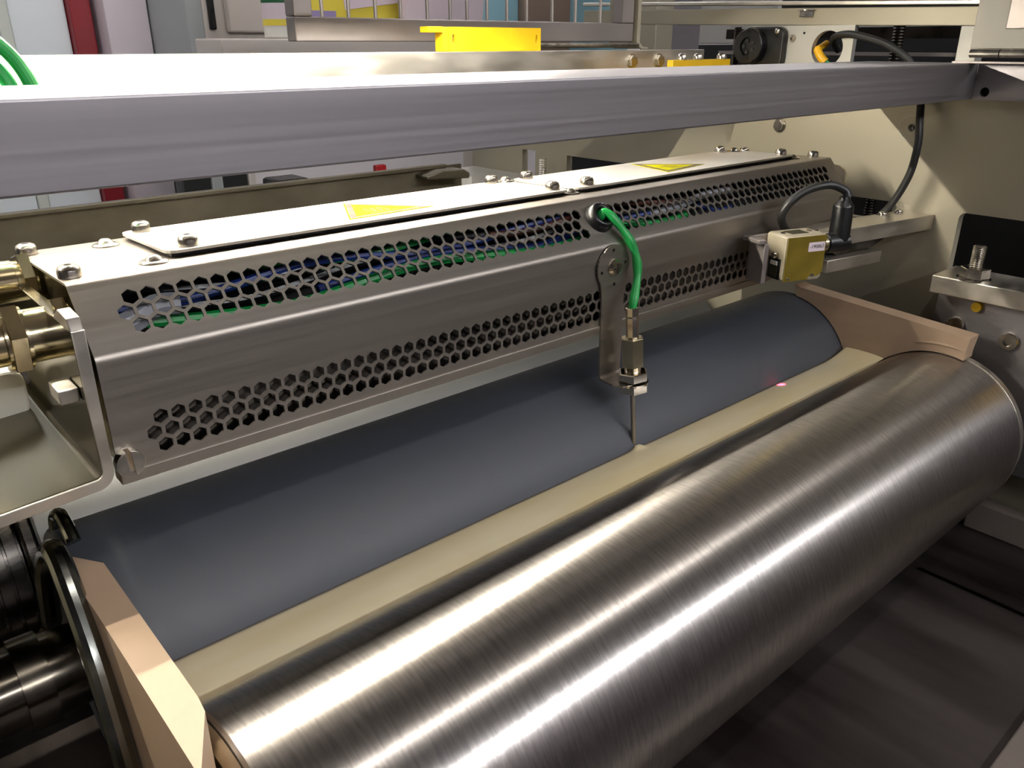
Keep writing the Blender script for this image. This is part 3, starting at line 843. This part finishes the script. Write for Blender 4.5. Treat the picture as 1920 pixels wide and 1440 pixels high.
threaded('threaded_rod', 1.05, 1.112, -.28, -.192, .007, 'alu_light', 'pale threaded rod behind the housing', .004)
bx = thing('machine_cabinet', 'black open machine interior with pale rails behind the right side frame', 'cabinet', (1.5, .6, -.3))
part('back_panel', B((1.6, -.1, -.5), (1.62, 1.0, .25)), 'void', bx)
part('rail', B((1.40, .2, -.020), (1.41, 1.0, -.0145)), 'cage', bx)
part('rail', B((1.42, .2, .006), (1.43, 1.0, .023)), 'dark_steel', bx)
part('rail', B((1.43, .2, .024), (1.44, 1.0, .034)), 'plate_white', bx)
# hinged cover at the far right
M['cover_grey'] = surf('pale grey cover paint', (150, 146, 136), .5, .2, (8, 8, 8), .04)
cvr = thing('hinged_cover', 'pale grey hinged cover plate at the top right corner', 'cover', (1.08, .2, -.008))
part('panel', B((1.080, .05, -.0065), (1.0845, .4205, .40), .0006), 'cover_grey', cvr)
part('edge_strip', B((1.0855, .31, .014), (1.0785, .3865, .3), .001), 'cage', cvr, 'slightly raised mauve window edge')
for k in range(4):
    y = .418 - .033 * k
    part('hinge_knuckle', MB().cyl((1.078, y, -.0115), (1.078, y - .0315, -.0115), .0048, 14), 'bolt', cvr)
part('hinge_leaf', B((1.06, .05, -.0218), (1.0785, .43, -.0200)), 'cage', cvr)

# power cable with earth wire through the round hole
pc = thing('sensor_cable', 'dark grey cable from the laser sensor up to the round hole', 'cable', (1.06, .47, -.2))
pts = [(.8745, .4375, -.158), (.8735, .441, -.150), (.858, .452, -.1435), (.838, .468, -.150), (.823, .479, -.166), (.826, .485, -.184), (.86, .486, -.205), (.93, .482, -.214), (1.0, .480, -.2125),
       (1.05, .478, -.205), (1.058, .466, -.184), (1.061, .4545, -.150), (1.062, .4520, -.115), (1.066, .457, -.088), (1.084, .468, -.066), (1.0938, .481, -.043), (1.0938, .497, -.0195), (1.092, .520, -.005), (1.0905, .543, .0035), (1.0905, .575, .0100), (1.098, .598, .0085), (1.115, .612, .003), (1.2, .65, -.01)]
part('sheath', MB().tube(pts, .0046, 12, 8), 'rubber', pc)
part('cable_tie', MB().lathe([(0, .0055), (.003, .0055)], (1.047, .4785, -.2055), (.9, -.1, .2), 14), 'black', pc)
ew = thing('earth_lead', 'short yellow and green earth lead inside the round hole', 'cable', (1.10, .612, -.03))
part('sleeve', MB().tube([(1.094, .622, -.008), (1.092, .615, -.017), (1.094, .608, -.024)], .0052, 12, 5), 'yellow_wire', ew, 'yellow sleeve')
part('core', MB().tube([(1.094, .608, -.024), (1.098, .602, -.029), (1.104, .598, -.033)], .0038, 10, 4), 'green', ew, 'green core')
part('core', MB().tube([(1.130, .630, -.001), (1.11, .625, -.005), (1.094, .622, -.008)], .0042, 10, 4), 'yellow_wire', ew, 'yellow core')

# ------------------------------------------------------------------ bearing support at the right
bs = thing('bearing_support', 'thick steel shelf and block with screws beside the far end of the front roll', 'bearing support', (1.06, .3, -.5))
part('shelf', B((1.030, .02, -.2845), (1.098, .392, -.2625), .0015), 'alu_light', bs)
part('block', B((1.062, .02, -.50), (1.0985, .3925, -.2848), .0015), 'alu', bs)
part('yellow_sleeve', MB().cyl((1.0475, .232, -.332), (1.0618, .232, -.332), .026, 24), 'yellow', bs, 'yellow round cap')
for y, z in ((.364, -.328), (.3005, -.3325)):
    put('socket_screw', SOCK, (1.062, y, z), bs, align((-1, 0, 0)))
sb = part('stud', MB().lathe([(k * .0012, .0078 if k % 2 else .0066) for k in range(34)] + [(.0415, .005)], (1.045, .350, -.2625), (0, 0, 1), 18), 'bolt', bs)
part('nut', MB().hexa((1.045, .350, -.2605), (1.045, .350, -.2480), .0165), 'bolt', bs)
part('washer', MB().lathe([(0, .019), (.002, .019)], (1.045, .350, -.2625), (0, 0, 1), 26), 'bolt', bs)
part('yellow_plug', MB().cyl((1.0618, .343, -.298), (1.054, .343, -.298), .006, 16), 'yellow', bs, 'small yellow plug under the shelf')

# ------------------------------------------------------------------ laser sensor and its support
SA = R(-20)
sn = thing('laser_sensor', 'small beige and yellow laser sensor in front of the far end of the housing', 'sensor', (.783, .450, -.2395), None, SA)
def L(name, mb, mat, label=None, parent=None, ang=20):
    return part(name, mb, mat, parent or sn, label, local=True, ang=ang)
L('body', MB().prism([(0, .002), (0, .0225 + .0), (.0, .0475), (.003, .0495), (.052, .0495), (.052, .002), (.048, -.001), (.004, -.0)], 'y', .0006, .034, .0018), 'sensor_body')
yp = L('face_plate', MB().prism([(.001, .0005), (.0165 + .016, .0005), (.035, .0062), (.0425, .0062), (.0425, .0012), (.0505, .0055), (.0515, .0485), (.0015, .0485)][0:2] + [(.034, .0035), (.0375, .0075), (.0415, .0035), (.048, .0045), (.0515, .0085), (.0515, .0485), (.0015, .0485)], 'y', -.0008, .0003), 'sensor_yellow', 'yellow face plate')
sl = L('label', MB().prism(rrect(.0285, .0500, .0315, .0415, .0008, 2), 'y', -.0014, -.0009), 'paper', 'white sticker')
fc = bpy.data.curves.new('label_print', 'FONT'); fc.body = '-190863'; fc.size = .0056; fc.align_x = 'CENTER'; fc.align_y = 'CENTER'
fo = bpy.data.objects.new('label_print', fc); COL.objects.link(fo)
dg = bpy.context.evaluated_depsgraph_get()
me = bpy.data.meshes.new_from_object(fo.evaluated_get(dg)); bpy.data.objects.remove(fo)
me.materials.clear(); me.materials.append(M['print_line'])
fo = bpy.data.objects.new('label_print', me); COL.objects.link(fo)
fo.parent = sl; fo.location = (.0392, -.0016, .0367); fo.rotation_euler = (R(90), 0, 0)
L('recess', MB().box((-.0006, .006, .001), (.006, .026, .024), .0006), 'black')
L('lens_block', MB().box((-.0016, .0095, .004), (-.0008, .0215, .016)), 'glass_dark')
L('light_cap', MB().box((-.0022, .010, .0165), (-.0008, .021, .021), .0004), 'white_plastic')
L('ball_screw', MB().lathe([(0, .004), (.002, .004), (.004, .0028), (.0046, 0)], (-.0004, .0155, .0275), (-1, 0, 0), 16), 'chrome')
L('window', MB().box((.014, .010, .0494), (.036, .026, .0499)), 'glass_dark')
for xx in (.008, .043):
    L('top_screw', MB().lathe([(0, .0028), (.0012, .0026), (.0016, 0)], (xx, .018, .0494), (0, 0, 1), 14), 'chrome')
for xx, zz in ((.006, .0035), (.0385, .0055)):
    L('corner_screw', MB().lathe([(0, .002), (.001, .0018), (.0014, 0)], (xx, -.0003, zz), (0, -1, 0), 12), 'chrome')
L('connector_nut', MB().lathe([(0, .0075), (.0005, .0085), (.004, .0085), (.0045, .0098), (.012, .0098), (.0125, .0085)], (.052, .017, .034), (1, 0, 0), 20), 'brass')
L('plug', MB().lathe([(0, .0085), (.001, .0110), (.020, .0118), (.028, .0118), (.0305, .009)], (.0648, .017, .034), (1, 0, 0), 20), 'black', 'black elbow plug')
L('plug_neck', MB().lathe([(0, .0115), (.040, .0110), (.0415, .0105), (.047, .0062), (.051, .0052)], (.0845, .017, .0335), (0, 0, 1), 20), 'black')
L('mount_plate', MB().prism([(-.028, .046), (.07, .046), (.07, -.004), (-.019, -.004), (-.019, .041), (-.028, .041)], 'y', .0345, .0385, .0006), 'cage')
L('mount_flange', MB().box((-.028, .010, .0415), (-.0185, .0343, .0462), .0008), 'cage')
L('mount_leg', MB().box((-.0205, .010, -.002), (-.0145, .0343, .0413), .0008), 'cage')
# support rail reaching from the frame
sr = thing('sensor_support', 'pale aluminium slotted rail holding the laser sensor from the side frame', 'bracket', (1.03, .45, -.25))
rm = Matrix.Translation((1.098, .430, -.2035)) @ Matrix.Rotation(R(180 - 10), 4, 'Z')
part('rail_bar', MB().prism([(0, 0), (0, -.019), (-.008, -.019), (-.008, -.012), (-.016, -.012), (-.016, -.019), (-.042, -.019), (-.042, 0)], 'x', 0, .215, .0008, rm), 'alu_light', sr)
part('lower_block', MB().box((.105, -.048, -.0475), (.205, .006, -.0325), .001, rm), 'alu_light', sr)
part('slot_block', MB().prism([(.080, -.0193), (.190, -.0193), (.176, -.0322), (.116, -.0322)], 'y', -.034, -.006, .0008, rm), 'steel_dark', sr)
for u in (.030, .062):
    put('screw', pan_head(.0056, .0052), rm @ Vector((u, -.031, 0)), sr)

# ------------------------------------------------------------------ trough and plates behind the housing
tg = thing('rear_trough', 'stained olive grey steel trough wall behind the housing', 'trough', (.4, 1.0, -.575))
part('front_sheet', B((-.18, 1.0, -.57), (.775, 1.004, -.1685)), 'olive', tg)
part('top_lip', B((-.18, .992, -.1705), (.742, 1.003, -.1655), .001), 'olive', tg)
part('end_lug', MB().prism([(.69, -.181), (.69, -.176), (.72, -.170), (.757, -.1715), (.768, -.178), (.768, -.186)], 'y', .97, .9985, .002), 'olive', tg)
part('floor_sheet', B((-.18, .72, -.575), (.775, 1.0, -.57)), 'olive', tg)
sh = thing('rear_shelf', 'pale grey flat plate behind the right half of the housing, yellow edged', 'plate', (.95, 1.1, -.2))
part('plate', B((.86, 1.05, -.2445), (1.098, 1.37, -.2385), .001), 'plate_white', sh)
part('edge_strip', B((.86, 1.036, -.2445), (1.05, 1.0495, -.2385), .001), 'yellow', sh, 'yellow edge strip')
part('white_tab', B((.778, 1.01, -.206), (.803, 1.018, -.192)), 'white_plastic', sh)

# ------------------------------------------------------------------ hall behind the machine
YB = 3.0
def panel(name, x0, x1, z0, z1, y, d, mat, label, cat, group=None, bev=.004):
    return single(name, B((x0, y, z0), (x1, y + d, z1), bev), mat, label, cat, group)
panel('wall_panel', -.35, .600, -1.2499, 1.35, 3.02, .05, 'white_cool', 'cool white wall panel at the far left', 'panel')
panel('wall_panel', .635, .795, -1.2499, 1.35, 3.02, .05, 'white_cool', 'narrow cool white wall panel beside the red post', 'panel')
panel('seam_profile', .601, .634, -1.2499, 1.35, 3.01, .05, 'seam', 'pale green seam strip between two white wall panels', 'trim')
panel('red_post', .797, .860, -1.2499, 1.35, 2.98, .07, 'red', 'dark red vertical post in the background, left', 'post')
panel('pillar', .875, 1.005, -1.2499, 1.40, 2.90, .20, 'pillar', 'warm white pillar right of the red post', 'pillar')
ct = thing('electrical_cabinet', 'light grey cabinet with a black slot handle behind the beam', 'cabinet', (1.3, 2.6, -1.25))
part('side', B((1.010, 2.60, -1.2499), (1.058, 3.1, 1.2)), 'cab_grey', ct)
part('body', B((1.0585, 2.60, -1.2499), (2.2, 3.1, 1.2), .006), 'cab', ct)
part('door', B((1.125, 2.575, .028), (1.42, 2.598, 1.15), .006), 'cab', ct)
part('handle', B((1.073, 2.585, .035), (1.093, 2.5995, .40), .004), 'black', ct, 'black slot handle')
part('corner_post', B((1.155, 2.30, .012), (1.188, 2.34, .5), .012), 'white_cool', ct)
part('sill', B((.93, 2.19, -.03), (1.75, 2.36, .0095), .004), 'cab', ct)
# poster and boards behind the cage
ps = thing('yellow_poster', 'yellow poster with paper and a violet strip behind the cage bars', 'poster', (1.55, 2.55, -.02))
part('sheet', B((1.33, 2.545, .052), (1.80, 2.55, .35)), 'poster_yellow', ps)
part('violet_strip', B((1.33, 2.541, .076), (1.475, 2.5445, .094)), 'poster_violet', ps, 'violet strip')
part('white_sheet', MB().box((0, 2.5405, 0), (.215, 2.5445, .2), 0, Matrix.Translation((1.51, 0, .098)) @ Matrix.Translation((0, 2.54, 0)) @ Matrix.Rotation(R(-7), 4, 'Y') @ Matrix.Translation((0, -2.54, 0))), 'paper', ps, 'white paper sheet')
part('green_corner', MB().prism([(1.60, .052), (1.78, .052), (1.80, .20), (1.775, .20), (1.745, .066)], 'y', 2.5405, 2.5445), 'green_dark', ps, 'dark green print')
wbd = thing('notice_board', 'pale board leaning beside the yellow poster behind the cage', 'board', (2.0, 2.52, 0))
part('board', MB().prism([(1.665, .05), (2.0, .05), (2.04, .4), (1.74, .4)], 'y', 2.44, 2.47), 'paper', wbd)
panel('blue_panel', 2.038, 2.225, -.3, .5, 2.50, .03, 'blue_pale', 'pale blue panel behind the cage, left of the tan board', 'panel')
panel('tan_board', 2.228, 2.48, -.3, .5, 2.48, .03, 'tan', 'tan board behind the cage between the two pale blue panels', 'board')
panel('blue_panel', 2.50, 2.85, -.3, .5, 2.50, .03, 'blue_pale', 'pale blue panel behind the cage, right of the tan board', 'panel')
bo = thing('spray_bottle', 'white bottle with a green and yellow label left of the cage', 'bottle', (1.130, 2.25, .010))
part('bottle_body', MB().lathe([(0, .04), (.004, .045), (.17, .045), (.20, .02), (.23, .016)], (1.130, 2.25, .010), (0, 0, 1), 28), 'white_plastic', bo)
part('bottle_label', MB().lathe([(.03, .0455), (.03, .0458), (.15, .0458), (.15, .0455)], (1.130, 2.25, .010), (0, 0, 1), 28, False), 'paper', bo)
part('label_print', MB().lathe([(.032, .0460), (.048, .0460)], (1.130, 2.25, .010), (0, 0, 1), 28, False), 'poster_yellow', bo)
part('label_print', MB().lathe([(.088, .0460), (.110, .0460)], (1.130, 2.25, .010), (0, 0, 1), 28, False), 'green_dark', bo)
# low things seen under the beam
def low(name, px0, px1, mat, label, cat, y=2.4, z0=-1.2499, z1=-.2, bev=.004):
    return single(name, B((px0, y, z0), (px1, y + .05, z1), bev), mat, label, cat)
low('dark_door', .87, .955, 'rubber', 'dark grey door leaf seen under the beam, left', 'door', 2.45)
low('dark_door', .99, 1.07, 'rubber', 'dark grey door leaf seen under the beam, right', 'door', 2.45)
low('door_post', .956, .989, 'cab_grey', 'light grey door post between two dark door leaves under the beam', 'post', 2.44)
low('door_post', 1.071, 1.095, 'cab', 'pale door post right of the dark door leaves under the beam', 'post', 2.44)
single('camera_arm', MB().box((1.0, 2.1, -1.2499), (1.10, 2.2, -.345), .01), 'black', 'black camera arm seen just under the beam, carried down to the floor', 'machine')  # camera arm, lengthened into a column that stands on the floor
low('white_cupboard', 1.10, 1.95, 'white', 'white cupboard seen under the beam', 'cupboard', 2.50)
single('red_handle', MB().box((1.35, 2.28, -.420), (1.46, 2.30, -.404), .004).box((1.425, 2.28, -.4035), (1.465, 2.30, -.36), .004), 'red_bright', 'bright red angled handle above the trough', 'bracket')  # red handle built as two boxes
# equipment glimpsed between the cage and the black knob
panel('grey_post', 1.755, 1.826, -.6, .5, 1.45, .05, 'frame', 'warm grey post right of the cage door', 'post')
panel('mauve_cover', 1.90, 2.075, -.6, .5, 1.55, .05, 'alu', 'mauve grey cover beside the warm grey post', 'cover')
panel('white_housing', 2.16, 2.7, -.004, .5, 1.70, .2, 'plate_white', 'white equipment housing left of the dark threaded rod', 'housing')
panel('black_housing', 2.12, 2.6, -.6, -.006, 1.62, .05, 'void', 'black equipment housing behind the yellow strip clip', 'housing')
